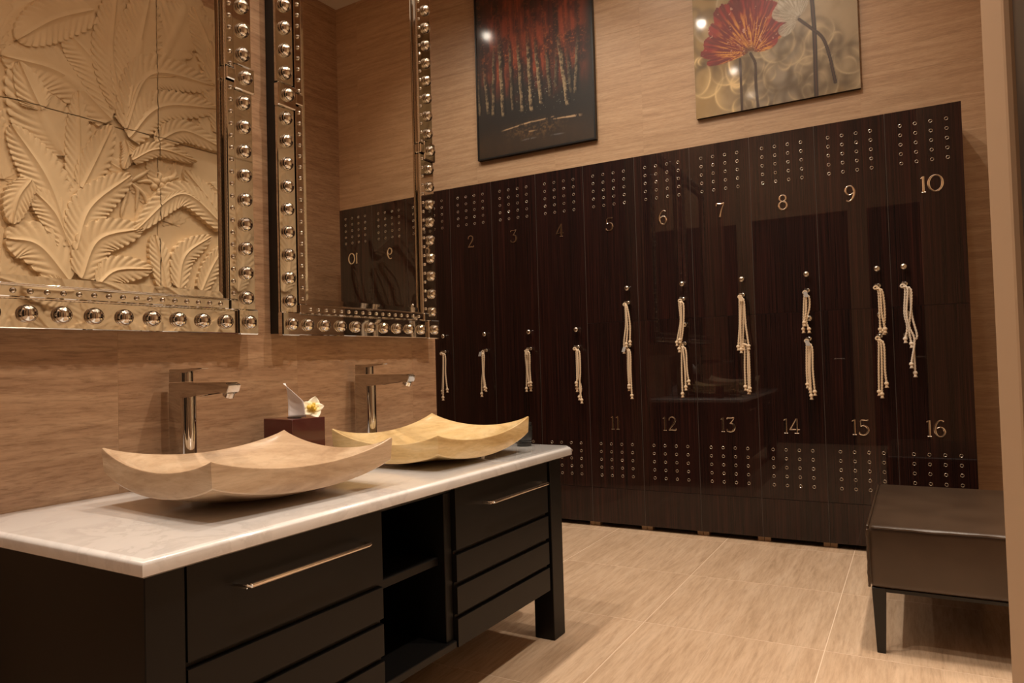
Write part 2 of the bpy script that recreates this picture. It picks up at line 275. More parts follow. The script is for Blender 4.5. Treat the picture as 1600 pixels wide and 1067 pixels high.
# ------------------------------------------------------------ setting: floor, walls, ceiling
TX0, TY0, TS, TSY = 1.572, -1.476, .675, .6975
fl = struct(obj('floor', nbox((-.8, -6.2, -.08), (4.6, .6, -.0004)), M['grout']))
ft = None
i0 = math.floor((-.8-TX0)/TS); i1 = math.ceil((4.6-TX0)/TS); j0 = math.floor((-6.2-TY0)/TSY); j1 = math.ceil((.6-TY0)/TSY)
for i in range(i0, i1):
    for j in range(j0, j1):
        x, y = TX0+i*TS, TY0+j*TSY
        a = (max(x+.0017, -.8), max(y+.0017, -6.2)); b = (min(x+TS-.0017, 4.6), min(y+TSY-.0017, .6))
        if b[0]-a[0] < .02 or b[1]-a[1] < .02: continue
        obj('floor_tile', nbox((a[0], a[1], -.012), (b[0], b[1], 0)), M['trav_f'], fl)

def tiled_wall(name, axis, plane, s0, s1, z0, z1, joint_s, joint_z, size, mt, back, holes=(), loc=None, rz=0, sgn=1):
    """slab with separate face tiles; axis 'x': wall runs along x, faces -y*sgn; 'y': wall runs along y, faces +x*sgn"""
    def bx(a0, a1, b0, b1, d0, d1, bev=0):
        lo, hi = min(d0, d1), max(d0, d1)
        return nbox((a0, lo, b0), (a1, hi, b1), bev) if axis == 'x' else nbox((lo, a0, b0), (hi, a1, b1), bev)
    bm = bmesh.new(); inner = -sgn*.010 if axis == 'y' else sgn*.010
    regs = [(s0, s1, z0, z1)]
    for h in holes:
        nr = []
        for (a, b, c, d) in regs:
            if h[1] <= a or h[0] >= b or h[3] <= c or h[2] >= d: nr.append((a, b, c, d)); continue
            if h[0] > a: nr.append((a, h[0], c, d))
            if h[1] < b: nr.append((h[1], b, c, d))
            x0, x1 = max(a, h[0]), min(b, h[1])
            if h[2] > c: nr.append((x0, x1, c, h[2]))
            if h[3] < d: nr.append((x0, x1, h[3], d))
        regs = nr
    for (a, b, c, d) in regs:
        t = bx(a, b, c, d, plane+inner*.06, plane+back)
        me = bpy.data.meshes.new('t'); t.to_mesh(me); bm.from_mesh(me); t.free()
    wall = struct(obj(name, bm, M['wgrout'], None, loc, rz))
    for (a, b, c, d) in regs:
        ii = range(math.floor((a-joint_s)/size), math.ceil((b-joint_s)/size)); jj = range(math.floor((c-joint_z)/size), math.ceil((d-joint_z)/size))
        for i in ii:
            for j in jj:
                p, q = max(a, joint_s+i*size+.0008), min(b, joint_s+(i+1)*size-.0008); r, s = max(c, joint_z+j*size+.0008), min(d, joint_z+(j+1)*size-.0008)
                if q-p < .005 or s-r < .005: continue
                obj('wall_tile', bx(p, q, r, s, plane, plane+inner), mt, wall)
    return wall
tiled_wall('wall_back', 'x', .45, -.6, 3.94, 0, CEIL, 1.667, 2.02, .676, M['trav_x'], .15)
tiled_wall('wall_left', 'y', 0, -4.0, .485, 0, CEIL, -.368, 1.97, .676, M['trav_y'], -.14, loc=OL, rz=-TH)
tiled_wall('wall_right', 'y', 3.94, -3.2, .45, 0, CEIL, -.217, 2.02, .676, M['trav_y'], .14, sgn=-1)
struct(obj('wall_alcove', nbox((-.74, -6.2, 0), (-.6, .6, CEIL)), M['plaster']))
tiled_wall('wall_rear', 'x', -4.85, -.6, 4.5, 0, CEIL, .4, 1.97, .676, M['trav_x'], -.15, holes=[(1.55, 2.62, 0, 2.72), (2.82, 3.45, 0, 2.72), (.95, 1.36, 0, 2.7)], sgn=-1)
for k, (a, b, h) in enumerate(((1.55, 2.62, 2.72), (2.82, 3.45, 2.72), (.95, 1.36, 2.7))):
    d = struct(obj('door_%d' % (k+1), nbox((a+.003, -4.93, .004), (b-.003, -4.89, h-.003), .003), M['darkdoor']))
    obj('door_handle', tube(bmesh.new(), [(b-.09, -4.889, 1.0), (b-.09, -4.85, 1.0), (b-.2, -4.85, 1.0)], .009), M['steel'], d)
struct(obj('ceiling', nbox((-.74, -6.2, CEIL), (4.6, .64, CEIL+.1)), M['white']))
# entrance jamb at the right edge of the view
jb = struct(obj('wall_entrance', nbox((3.337, -3.42, 0), (3.94, -3.2, CEIL), .006, 2), M['plaster']))
struct(obj('trim_1', nbox((3.345, -3.62, 0), (3.8, -3.425, CEIL), .004), M['darkdoor']))
struct(obj('wall_hall', nbox((3.8, -4.7, 0), (3.95, -3.425, CEIL)), M['plaster']))

# recessed ceiling downlights
ringbm = lathe(bmesh.new(), [(.05, 0), (.05, -.008), (.062, -.012), (.075, -.006), (.075, 0)], 24)
ring0 = None
places = ['over the counter end beside the lockers', 'over the far basin', 'over the near basin', 'over the near counter end', 'above the bench by the lockers',
          'above the bench front', 'beside the entrance jamb', 'in the alcove behind the vanity wall']
for (a, pl) in zip(LAMPS, places):
    t = thing('ceiling_downlight', 'small round chrome ceiling downlight '+pl, 'light', (a[0], a[1], CEIL), 0, 'ceiling downlights')
    if ring0 is None: ring0 = obj('trim_ring', ringbm, M['chrome'], t, smooth=True)
    else: share('trim_ring', ring0, t)

# ------------------------------------------------------------ lockers
DIG = {  # strokes in a box 1 high: list of (points, widths)
 '0': [([(.40+.36*math.cos(a), .5+.48*math.sin(a)) for a in [2*PI*k/28+.2 for k in range(29)]], [.07+.075*abs(math.cos(2*PI*k/28+.2)) for k in range(29)])],
 '1': [([(.16, 0), (.16, .98)], [.13, .13]), ([(.02, .86), (.17, .95)], [.05, .09]), ([(.05, .02), (.27, .02)], [.05, .05])],
 '2': [([(.06, .72), (.10, .9), (.28, .98), (.46, .9), (.5, .72), (.4, .5), (.2, .25), (.06, .06)], [.1, .08, .08, .1, .14, .12, .08, .07]), ([(.04, .05), (.3, .07), (.54, .05), (.57, .16)], [.08, .12, .1, .04])],
 '3': [([(.05, .86), (.06, .96), (.3, .95), (.52, .96), (.26, .6)], [.05, .06, .07, .06, .06]), ([(.22, .6), (.42, .56), (.53, .36), (.46, .12), (.26, .02), (.06, .08), (.03, .2)], [.06, .1, .15, .13, .07, .09, .1])],
 '4': [([(.42, .98), (.04, .3), (.05, .27), (.62, .27)], [.07, .08, .08, .07]), ([(.43, .98), (.43, .02)], [.13, .13]), ([(.3, .02), (.56, .02)], [.05, .05])],
 '5': [([(.53, .98), (.5, .92), (.14, .92), (.12, .52)], [.05, .09, .07, .06]), ([(.12, .54), (.3, .6), (.48, .5), (.54, .3), (.46, .1), (.26, .01), (.06, .08), (.03, .2)], [.05, .08, .12, .15, .12, .07, .09, .1])],
 '6': [([(.52, .9), (.38, .98), (.2, .86), (.07, .58), (.07, .3), (.18, .07), (.34, .01), (.5, .1), (.56, .3), (.48, .5), (.32, .57), (.14, .48), (.08, .34)], [.09, .07, .1, .14, .14, .09, .07, .1, .14, .1, .06, .06, .05])],
 '7': [([(.03, .8), (.06, .95), (.22, .93), (.4, .92), (.57, .97)], [.05, .08, .11, .1, .06]), ([(.56, .95), (.38, .5), (.27, .02)], [.06, .1, .15])],
 '8': [([(.3+.2*math.cos(a), .75+.21*math.sin(a)) for a in [2*PI*k/16 for k in range(17)]], [.07+.05*abs(math.cos(2*PI*k/16)) for k in range(17)]), ([(.3+.25*math.cos(a), .27+.26*math.sin(a)) for a in [2*PI*k/18 for k in range(19)]], [.07+.07*abs(math.cos(2*PI*k/18)) for k in range(19)])],
 '9': [([(.56-x, 1-y) for x, y in [(.52, .9), (.38, .98), (.2, .86), (.07, .58), (.07, .3), (.18, .07), (.34, .01), (.5, .1), (.56, .3), (.48, .5), (.32, .57), (.14, .48), (.08, .34)]], [.09, .07, .1, .14, .14, .09, .07, .1, .14, .1, .06, .06, .05])]}
DW = {'0': .80, '1': .34}
def digit_bm(ch, h):
    bm = bmesh.new()
    for pts, ws in DIG[ch]:
        n = max(10, len(pts)*3); P = spline([(a, 0, b) for a, b in pts], n) if len(pts) > 2 else [Vector((a, 0, b)) for a, b in pts]
        m = len(P); wv = [np.interp(i/(m-1)*(len(ws)-1), range(len(ws)), ws) for i in range(m)]
        prev = None; rows = []
        for i, p in enumerate(P):
            t = (P[min(i+1, m-1)]-P[max(i-1, 0)]).normalized(); s = Vector((-t.z, 0, t.x)); w = wv[i]/2
            d = .045
            rows.append([bm.verts.new((p+s*w+Vector((0, 0, 0)))*h), bm.verts.new((p+s*w*.9+Vector((0, -d*.7, 0)))*h), bm.verts.new((p+Vector((0, -d, 0)))*h), bm.verts.new((p-s*w*.9+Vector((0, -d*.7, 0)))*h), bm.verts.new((p-s*w)*h)])
        for A, B in zip(rows, rows[1:]):
            for k in range(4): bm.faces.new((A[k], A[k+1], B[k+1], B[k]))
        for A in (rows[0], rows[-1]): bm.faces.new(A)
    return bm
digit_cache = {}
def put_number(num, x, z, parent, h=.086):
    s = str(num); tot = sum(DW.get(c, .6) for c in s)*h+(len(s)-1)*.05*h; cx = x-tot/2
    for c in s:
        if c not in digit_cache:
            o = obj('numeral', digit_bm(c, h), M['numeral'], parent, (cx, -.0005, z-h/2), smooth=True, angle=50); digit_cache[c] = o
        else: share('numeral', digit_cache[c], parent, (cx, -.0005, z-h/2))
        cx += DW.get(c, .6)*h+.05*h
def ring_bm():
    bm = bmesh.new()
    bmesh.ops.create_circle(bm, segments=4, radius=.001); bm.clear()
    R, r = .0080, .0017
    rows = [[bm.verts.new(((R+r*math.cos(b))*math.cos(a), -.001-r*.8*math.sin(b), (R+r*math.cos(b))*math.sin(a))) for b in [2*PI*k/5 for k in range(5)]] for a in [2*PI*k/10 for k in range(10)]]
    for i in range(10):
        for k in range(5): bm.faces.new((rows[i][k], rows[i][(k+1) % 5], rows[(i+1) % 10][(k+1) % 5], rows[(i+1) % 10][k]))
    return bm
RING = None; KNOB = None; LOCK = None; KEY = None
def rings(parent, top):
    global RING
    for r in range(5):
        for c in range(4):
            loc = (W/2-.105+.07*c+.0015, 0, top-.05*r)
            if RING is None: RING = obj('vent_ring', ring_bm(), M['nickel'], parent, loc, smooth=True, angle=180)
            else: share('vent_ring', RING, parent, loc)
KNOBP = [(.006, 0), (.006, -.014), (.009, -.017), (.0145, -.021), (.0165, -.026), (.0145, -.032), (.007, -.0355), (.0008, -.036)]
def put_knob(parent, x, z):
    global KNOB
    if KNOB is None: KNOB = obj('knob', lathe(bmesh.new(), KNOBP, 16, 'y'), M['nickel'], parent, (x, 0, z), smooth=True, angle=60)
    else: share('knob', KNOB, parent, (x, 0, z))
def put_lock(parent, x, z, key=True):
    global LOCK, KEY
    if LOCK is None: LOCK = L_ = obj('lock', lathe(bmesh.new(), [(.011, 0), (.011, -.010), (.0125, -.013), (.0115, -.021), (.0095, -.023), (.001, -.023)], 16, 'y'), M['nickel'], parent, (x, 0, z), smooth=True, angle=60)
    else: L_ = share('lock', LOCK, parent, (x, 0, z))
    if key:
        if KEY is None:
            b = box(bmesh.new(), (-.0045, -.046, -.0012), (.0045, -.02, .0012), .0004); box(b, (-.017, -.049, -.007), (.006, -.045, .007), .0012)
            KEY = obj('key', b, M['nickel'], L_)
        else: share('key', KEY, L_)
def locker(num, n, z0, z1, plinth, kl, locked, seen, label):
    t = thing('locker', label, 'locker', ((n-1)*W, 0, z0-(.03 if plinth else 0)), 0, 'numbered lockers along the back wall')
    o = z0-(.03 if plinth else 0)
    def L_(a, b): return (a[0], a[1], a[2]-o), (b[0], b[1], b[2]-o)
    obj('carcass', nbox(*L_((.001, .023, z0), (W-.001, .446, z1))), M['lockin'], t)
    zb = .2512 if plinth else z0+.0006
    obj('door', nbox(*L_((.0014, 0, zb), (W-.0012, .022, z1-.0002)), .0006), M['mac'], t)
    if plinth:
        obj('plinth_panel', nbox(*L_((.0014, .0003, z0), (W-.0012, .022, .2495)), .0006), M['mac'], t)
        obj('foot', nbox((.001, .03, 0), (.035, .07, .03)), M['plaster'], t); obj('foot', nbox((W-.035, .03, 0), (W-.001, .07, .03)), M['plaster'], t)
    obj('edge_strip', nbox(*L_((-.0009, .0006, z0), (.0010, .022, z1-.001))), M['strip'], t)
    if num >= 5 and num <= 10 or num <= 4: rings(t, 2.257-o)
    if num <= 4 or num >= 11: rings(t, .531-o)
    put_number(num, W/2+(.03 if num == 10 else 0), (1.932 if num <= 10 else .667)-o, t)
    kx = .062 if kl else W-.063
    if num <= 4: put_knob(t, kx-.006, 1.268-o); put_lock(t, kx+.003, 1.155-o)
    elif num <= 10: put_knob(t, kx, 1.511-o); put_lock(t, kx+.004, 1.420-o)
    else: put_knob(t, kx+.006, 1.265-o); put_lock(t, kx+.003, 1.152-o)
    return t
WORD = dict(zip(range(1, 17), 'one two three four five six seven eight nine ten eleven twelve thirteen fourteen fifteen sixteen'.split()))
for num in range(1, 17):
    if num <= 4:
        lb = 'full-height dark glossy wooden locker %s' % ({1: 'nearest the vanity wall, half hidden by the mirror', 2: 'numbered two', 3: 'numbered three', 4: 'numbered four'}[num])
        locker(num, num, .03, 2.335, True, False, True, True, lb)
    elif num <= 10: locker(num, num, 1.304, 2.335, False, num == 10, True, True, 'upper dark glossy wooden locker numbered %s with vent rings near the top' % WORD[num])
    else: locker(num, num-6, .03, 1.3035, True, num == 16, True, True, 'lower dark glossy wooden locker numbered %s with vent rings near the floor' % WORD[num])

# ------------------------------------------------------------ cord tassels on the locker keys
def lump(bm, c, r, sq=(1, 1, 1), n=8, seed=0):
    rr = random.Random(seed); k = bmesh.ops.create_icosphere(bm, subdivisions=2, radius=r)
    for v in k['verts']: v.co = Vector([v.co[i]*sq[i]*(1+rr.uniform(-.07, .07)) for i in range(3)])+Vector(c)
CORDNAME = {1: 'locker beside the vanity wall'}
for num, strands in TASSELS.items():
    n = num if num <= 10 else num-6
    kx = (n-1)*W+(.062 if num in (10, 16) else W-.063)+(.004 if 5 <= num <= 10 else .003)
    kz = 1.155 if num <= 4 else (1.420 if num <= 10 else 1.152)
    top = Vector((kx-.012, -.046, kz-.006))
    where = CORDNAME.get(num, 'locker number '+WORD[num])
    colr = 'white' if num == 10 else 'cream'
    t = thing('cord_tassel', '%s cotton cord tassel with knotted ends on the key of %s' % (colr, where), 'tassel', top, 0, 'cord tassels on the locker keys')
    mt = M['cord_w'] if num == 10 else M['cord']
    obj('loop', tube(bmesh.new(), [Vector((.010*math.cos(a), -.002, .008*math.sin(a)-.006)) for a in [2*PI*k/14 for k in range(15)]], .0042, 8, 900, .15), mt, t, smooth=True, angle=180)
    for si, st in enumerate(strands):
        dy = -.004-.006*(si % 3)
        pts = [Vector((0, dy*.3, -.010))]+[Vector((x-top.x, dy, z-top.z)) for x, z in st]
        pts = [p for i, p in enumerate(pts) if i == 0 or p.z < -.016]
        P = spline(pts, 110)
        c = obj('cord', tube(bmesh.new(), P, .0050, 8, 430, .26), mt, t, smooth=True, angle=180)
        e = P[-1]; b = bmesh.new(); lump(b, e, .0112, (1, .9, .95), seed=num*7+si)
        tube(b, [e+Vector((0, 0, -.006)), e+Vector((.001, 0, -.014)), e+Vector((.001, 0, -.022))], [.0055, .0072, .0105], 8)
        obj('knot', b, mt, c, smooth=True, angle=180)
    if num in (2, 11, 8, 14, 7, 3):
        b = nbox((-.009, -.0295, -.034), (.012, -.028, -.004), .0006)
        for v in b.verts: v.co.x += v.co.z*(.35 if num in (2, 11) else -.3)
        obj('key_tag', b, M['keytag'] if num in (2, 11, 8, 14) else M['cord'], t)

# ------------------------------------------------------------ vanity
van = thing('vanity_cabinet', 'long black wooden vanity cabinet with drawers and an open shelf bay', 'cabinet', LW(0, 0), -TH)
def vb(name, a, b, m='cab', bev=.002, parent=van): return obj(name, nbox(a, b, bev), M[m], parent)
V0, V1 = -1.437, .295
for (u0, u1, v0, v1) in ((.655, .74, V0, V0+.085), (.655, .74, V1-.09, V1), (.02, .105, V0, V0+.085), (.02, .105, V1-.09, V1)):
    vb('leg', (u0, v0, 0), (u1, v1, .69))
vb('end_panel', (.105, V0+.006, .2), (.655, V0+.026, .69)); vb('end_panel', (.105, V1-.09+.02, .2), (.655, V1-.09+.04, .69))
vb('top_rail', (.10, V0+.09, .674), (.725, V1-.095, .69), 'cabin')
vb('back_panel', (.02, V0+.085, .2), (.034, V1-.09, .674), 'cabin')
vb('bottom_board', (.034, -.768, .2), (.737, -.432, .222)); vb('shelf', (.034, -.757, .455), (.70, -.468, .480))
vb('divider', (.034, -.768, .222), (.715, -.7572, .674), 'cabin'); vb('divider', (.034, -.468, .222), (.725, -.431, .674), 'cab')
vb('drawer_box', (.06, V0+.09, .203), (.7035, -.769, .672), 'cabin'); vb('drawer_box', (.06, -.430, .203), (.7035, .180, .672), 'cabin')
def front(v0, v1, h0, h1):
    zs = [.200, .300, .3975, .495, .687]
    for k in range(4):
        a, b = zs[k], zs[k+1]
        # each board laps slightly proud at its foot, set back at its top edge
        bm = bmesh.new(); z1 = b-.0035 if k < 3 else b
        P = [(.704, a), (.741, a), (.741, z1-.012), (.728, z1-.010), (.728, z1), (.704, z1)] if k < 3 else [(.704, a), (.741, a), (.741, z1-.003), (.741, z1), (.728, z1), (.704, z1)]
        A = [bm.verts.new((u, v0, z)) for u, z in P]; B = [bm.verts.new((u, v1, z)) for u, z in P]; m = len(P)
        for i in range(m): bm.faces.new((A[i], A[(i+1) % m], B[(i+1) % m], B[i]))
        bm.faces.new(A); bm.faces.new(B[::-1])
        d = obj('drawer_front' if k == 3 else 'front_board', bm, M['cab'], van)
        if k == 3:
            b = bmesh.new(); z = .615; r = .0052
            tube(b, [(.741, h0, z)]+[(.741+.034, h0+.000, z)]+[(.775, h1, z), (.741, h1, z)], r, 10)
            hb = bmesh.new()
            pth = [(.741, h0, z), (.765, h0, z), (.773, h0+.003, z), (.776, h0+.012, z), (.776, h1-.012, z), (.773, h1-.003, z), (.765, h1, z), (.741, h1, z)]
            tube(hb, pth, r, 10); b.free()
            obj('handle', hb, M['steel'], d, smooth=True)
front(-1.349, -.770, -1.235, -.85); front(-.429, .178, -.275, .128)

ct = bmesh.new()
# slab with an eased front edge and clipped far front corner
out2 = [(.002, -1.457), (.767, -1.457), (.767, .345), (.735, .395), (.002, .395)]
lv_ = []
for (ins, z) in ((.006, .690), (0, .694), (0, .714), (.003, .7195), (.009, .7235), (.014, .724)):
    ring = []; cu, cv = .38, -.53
    for (u, v) in out2: ring.append(ct.verts.new((u-(ins if u > cu else 0), v-ins*(1 if v > cv else -1), z)))
    lv_.append(ring)
for A, B in zip(lv_, lv_[1:]):
    for i in range(5): ct.faces.new((A[i], A[(i+1) % 5], B[(i+1) % 5], B[i]))
ct.faces.new(lv_[0]); ct.faces.new(lv_[-1])
top = obj('countertop', ct, M['marble'], None, LW(0, 0), -TH, smooth=True, angle=50)
tag(top, 'long white marble countertop with grey veins on the black vanity', 'countertop')

# ------------------------------------------------------------ vessel basins
def basin(u, v, rot, a, b, hs, mt, label, sag=.042, face=.062):
    """hs: corner heights (-,-), (+,-), (+,+), (-,+)"""
    K = 22; rim = []
    cr = [(-a/2, -b/2), (a/2, -b/2), (a/2, b/2), (-a/2, b/2)]
    for e in range(4):
        p, q = cr[e], cr[(e+1) % 4]; h0, h1 = hs[e], hs[(e+1) % 4]
        for k in range(K):
            t = k/K; z = h0+(h1-h0)*t-sag*(1-(2*t-1)**2)**.9
            bow = 1+.018*(1-(2*t-1)**2)
            rim.append((Vector((p[0]+(q[0]-p[0])*t, p[1]+(q[1]-p[1])*t))*bow, z, min(t, 1-t)))
    bm = bmesh.new(); rings_ = []; n = len(rim)
    def ring(s, zf, roundness=0):
        r = []
        for (xy, z, t) in rim:
            ang = math.atan2(xy.y/b, xy.x/a); ell = Vector((math.cos(ang)*a*.5, math.sin(ang)*b*.5))
            w = xy.lerp(ell, roundness)*s; r.append(bm.verts.new((w.x, w.y, zf(z, t))))
        return r
    base = .0
    rings_.append(ring(.20, lambda z, t: 0.0, 1)); rings_.append(ring(.36, lambda z, t: .001, 1))
    for s in (.46, .56, .66, .76, .85, .92, .96):
        q = ((s-.36)/(.985-.36))
        rings_.append(ring(s, lambda z, t, q=q: .003+(z-face*(1.0-.0*t)-.003)*(q**1.35), max(0, 1-q*1.15)))
    rings_.append(ring(.980, lambda z, t: z-face-.0015, 0)); rings_.append(ring(.988, lambda z, t: z-face+.002, 0))
    rings_.append(ring(1.0, lambda z, t: z-.004, 0)); rings_.append(ring(.996, lambda z, t: z-.0008, 0)); rings_.append(ring(.985, lambda z, t: z, 0)); rings_.append(ring(.965, lambda z, t: z-.003, 0))
    for s in (.93, .87, .79, .70, .60, .5, .4, .3, .2, .1, .05):
        q = s/.965
        rings_.append(ring(s, lambda z, t, q=q: .024+(z-.003-.024)*(q**2.3), max(0, 1-q*1.1)))
    for A, B in zip(rings_, rings_[1:]):
        for i in range(n): bm.faces.new((A[i], A[(i+1) % n], B[(i+1) % n], B[i]))
    bm.faces.new(rings_[0]); bm.faces.new(rings_[-1])
    t = thing('vessel_basin', label, 'basin', LW(u, v, .7242), -TH+rot, 'stone basins on the counter')
    obj('bowl', bm, mt, t, smooth=True, angle=28)
    obj('drain', lathe(bmesh.new(), [(.03, .0245), (.03, .028), (.024, .0295), (.001, .031)], 24), M['chrome'], t, smooth=True)
    return t
basin(.414, -.909, -.060, .478, .578, (.152, .142, .137, .145), M['stone_a'], 'near pinkish beige stone vessel basin with upturned corners on the counter')
basin(.43, -.11, -.03, .475, .565, (.127, .118, .135, .141), M['stone_b'], 'far honey yellow stone vessel basin with upturned corners on the counter')

# ------------------------------------------------------------ taps
def dprof(bm, u0, u1, hw, z0, z1, seg=10):
    """D shaped column: flat back, round front"""
    pts = [(u0, -hw), (u1-hw, -hw)]+[(u1-hw+hw*math.cos(a), hw*math.sin(a)) for a in [-PI/2+PI*(k+1)/(seg+1) for k in range(seg)]]+[(u1-hw, hw), (u0, hw)]
    A = [bm.verts.new((u, v, z0)) for u, v in pts]; B = [bm.verts.new((u, v, z1)) for u, v in pts]; n = len(pts)
    for i in range(n): bm.faces.new((A[i], A[(i+1) % n], B[(i+1) % n], B[i]))
    bm.faces.new(A[::-1]); bm.faces.new(B)
def tap(v, label):
    t = thing('basin_tap', label, 'tap', LW(.0, v, .7242), -TH, 'tall taps behind the basins'); z = -.7242
    b = bmesh.new(); dprof(b, .042, .122, .024, 0, 1.005+z)
    bmesh.ops.bevel(b, geom=[e for e in b.edges if abs(e.verts[0].co.z-e.verts[1].co.z) < 1e-6], offset=.001, segments=1, affect='EDGES')
    obj('column', b, M['chrome'], t, smooth=True, angle=40)
    obj('base_ring', lathe(bmesh.new(), [(.046, .0005), (.046, .004), (.043, .006), (.03, .006)], 28, off=(.082, 0, 0), squash=.72), M['chrome'], t, smooth=True)
    b = bmesh.new(); pr = [(.042, .992), (.115, .9905), (.270, 1.008), (.292, 1.001), (.304, 1.006), (.314, 1.026), (.30, 1.0335), (.045, 1.036), (.042, 1.033)]
    A = [b.verts.new((u, -.024 if u < .28 else -.021, zz+z)) for u, zz in pr]; B = [b.verts.new((u, .024 if u < .28 else .021, zz+z)) for u, zz in pr]; n = len(pr)
    for i in range(n): b.faces.new((A[i], A[(i+1) % n], B[(i+1) % n], B[i]))
    b.faces.new(A[::-1]); b.faces.new(B)
    bmesh.ops.bevel(b, geom=list(b.edges), offset=.0016, segments=2, affect='EDGES')
    sp = obj('spout', b, M['chrome'], t, smooth=True, angle=30)
    b = lathe(bmesh.new(), [(.012, .004), (.0155, .002), (.0155, -.012), (.012, -.013), (.011, -.008), (.001, -.008)], 20)
    o = obj('aerator', b, M['chrome'], sp, (.288, 0, 1.005+z), smooth=True); o.rotation_euler = (0, .45, 0)
    b = bmesh.new(); dprof(b, .043, .112, .0225, 1.0375+z, 1.066+z); h = obj('cartridge_housing', b, M['chrome'], t, smooth=True, angle=40)
    b = bmesh.new(); pr = [(.043, 1.0665), (.112, 1.064), (.15, 1.071), (.178, 1.075), (.18, 1.0775), (.15, 1.078), (.11, 1.0755), (.043, 1.0755)]
    A = [b.verts.new((u, -(.0225 if u < .12 else .014), zz+z)) for u, zz in pr]; B = [b.verts.new((u, (.0225 if u < .12 else .014), zz+z)) for u, zz in pr]; n = len(pr)
    for i in range(n): b.faces.new((A[i], A[(i+1) % n], B[(i+1) % n], B[i]))
    b.faces.new(A[::-1]); b.faces.new(B); bmesh.ops.bevel(b, geom=list(b.edges), offset=.001, segments=2, affect='EDGES')
    obj('lever', b, M['chrome'], t, smooth=True, angle=30)
tap(-.89, 'tall chrome tap behind the near beige basin'); tap(-.085, 'tall chrome tap behind the far yellow basin')

# ------------------------------------------------------------ tissue box, tissue, orchid, lens
tb = thing('tissue_box', 'dark burgundy lacquered tissue box between the two basins', 'tissue box', LW(.14, -.515, .7242), -TH-.10)
S_ = .078; HB = .176
b = nbox((-S_, -S_*.86, .012), (S_, S_*.86, HB), .0015); obj('body', b, M['burgundy'], tb)
obj('base', nbox((-S_+.006, -S_*.86+.006, 0), (S_-.006, S_*.86-.006, .012)), M['burgundy'], tb)
obj('slot', lathe(bmesh.new(), [(.035, .0), (.035, .0012), (.001, .0012)], 24, off=(0, 0, HB), squash=.4), M['black'], tb)
tb_m = Matrix.Translation(LW(.14, -.515, .7242)) @ Matrix.Rotation(-TH-.10, 4, 'Z')
# folded tissue: a pointed sheet standing in the slot
b = bmesh.new(); nr, nc = 14, 12; rows = []
for i in range(nr):
    t = i/(nr-1)
    row = []
    for j in range(nc):
        s = j/(nc-1)
        xl = -.036-.014*t; w_ = .070*(1-.08*t) if t < .46 else .070*.963*(1-(t-.46)/.54)**.9
        xr = xl+max(w_, .0012)
        x = xl+(xr-xl)*s; zt = HB+.002+.116*t
        y = .010*math.sin(s*3.0+t*1.5)+.006*math.sin(t*3)
        row.append(b.verts.new((x*.92, y, zt)))
    rows.append(row)
for A, B in zip(rows, rows[1:]):
    for k in range(nc-1): b.faces.new((A[k], A[k+1], B[k+1], B[k]))
o = obj('tissue', b, M['tissue'], None, LW(.160, -.520, .7242), math.radians(20), smooth=True, angle=180)
sm = o.modifiers.new('thick', 'SOLIDIFY'); sm.thickness = .0012
tag(o, 'white paper tissue standing up out of the burgundy box', 'tissue')
fl_ = thing('orchid_flower', 'white and yellow orchid bloom lying on the burgundy tissue box', 'flower', LW(.190, -.478, .7242+HB+.030), -TH+.55)
fl_.rotation_euler = (math.radians(8), math.radians(62), -.55)
def petal_bm(L_, w, cup):
    b = bmesh.new(); R_ = []
    for i in range(9):
        t = i/8; ww = w*math.sin(PI*min(1, .12+t*.88))**.8*(1-.25*t)
        R_.append([b.verts.new((L_*t, ww*s, cup*t*t*1.2+abs(s)*.10*w)) for s in (-1, -.5, 0, .5, 1)])
    for A, B in zip(R_, R_[1:]):
        for k in range(4): b.faces.new((A[k], A[k+1], B[k+1], B[k]))
    return b
for k, (ang, L_, w) in enumerate(((90, .038, .019), (18, .042, .023), (162, .042, .023), (232, .038, .018), (308, .038, .018))):
    o = obj('petal', petal_bm(L_, w, .006), M['petal'], fl_, smooth=True, angle=180); o.rotation_euler = (0, 0, math.radians(ang))
    sm = o.modifiers.new('thick', 'SOLIDIFY'); sm.thickness = .001
b = bmesh.new(); lump(b, (0, 0, .010), .011, (1, .8, 1), seed=3); lump(b, (.010, .004, .012), .007, (1, .8, 1), seed=4); lump(b, (-.008, .004, .013), .007, (1, .8, 1), seed=5); lump(b, (0, -.012, .012), .008, (1, 1.2, .7), seed=6)
obj('lip', b, M['yellow'], fl_, smooth=True, angle=180)
ln = thing('camera_lens', 'black camera lens standing behind the far basin at the counter end', 'lens', LW(.565, .318, .7242), 0)
obj('rear_cap', lathe(bmesh.new(), [(.028, 0), (.0295, .002), (.0295, .014), (.028, .016)], 32), M['rubber'], ln, smooth=True)
obj('mount_ring', lathe(bmesh.new(), [(.029, .016), (.0325, .019), (.0325, .022), (.030, .024)], 32), M['rubber_g'], ln, smooth=True)
obj('barrel', lathe(bmesh.new(), [(.030, .024), (.033, .030), (.034, .040), (.034, .062), (.0325, .064)], 32), M['rubber'], ln, smooth=True)
b = bmesh.new(); rr = []
for h in (.064, .082):
    rr.append([b.verts.new(((.0335+.0008*(k % 2))*math.cos(2*PI*k/64), (.0335+.0008*(k % 2))*math.sin(2*PI*k/64), h)) for k in range(64)])
for k in range(64): b.faces.new((rr[0][k], rr[0][(k+1) % 64], rr[1][(k+1) % 64], rr[1][k]))
b.faces.new(rr[0]); b.faces.new(rr[1]); obj('focus_ring', b, M['rubber'], ln)
obj('front_ring', lathe(bmesh.new(), [(.0325, .082), (.033, .086), (.031, .096), (.029, .0965), (.027, .092)], 32), M['rubber_g'], ln, smooth=True)
obj('front_glass', lathe(bmesh.new(), [(.027, .091), (.018, .0935), (.001, .0945)], 32), M['lensglass'], ln, smooth=True)

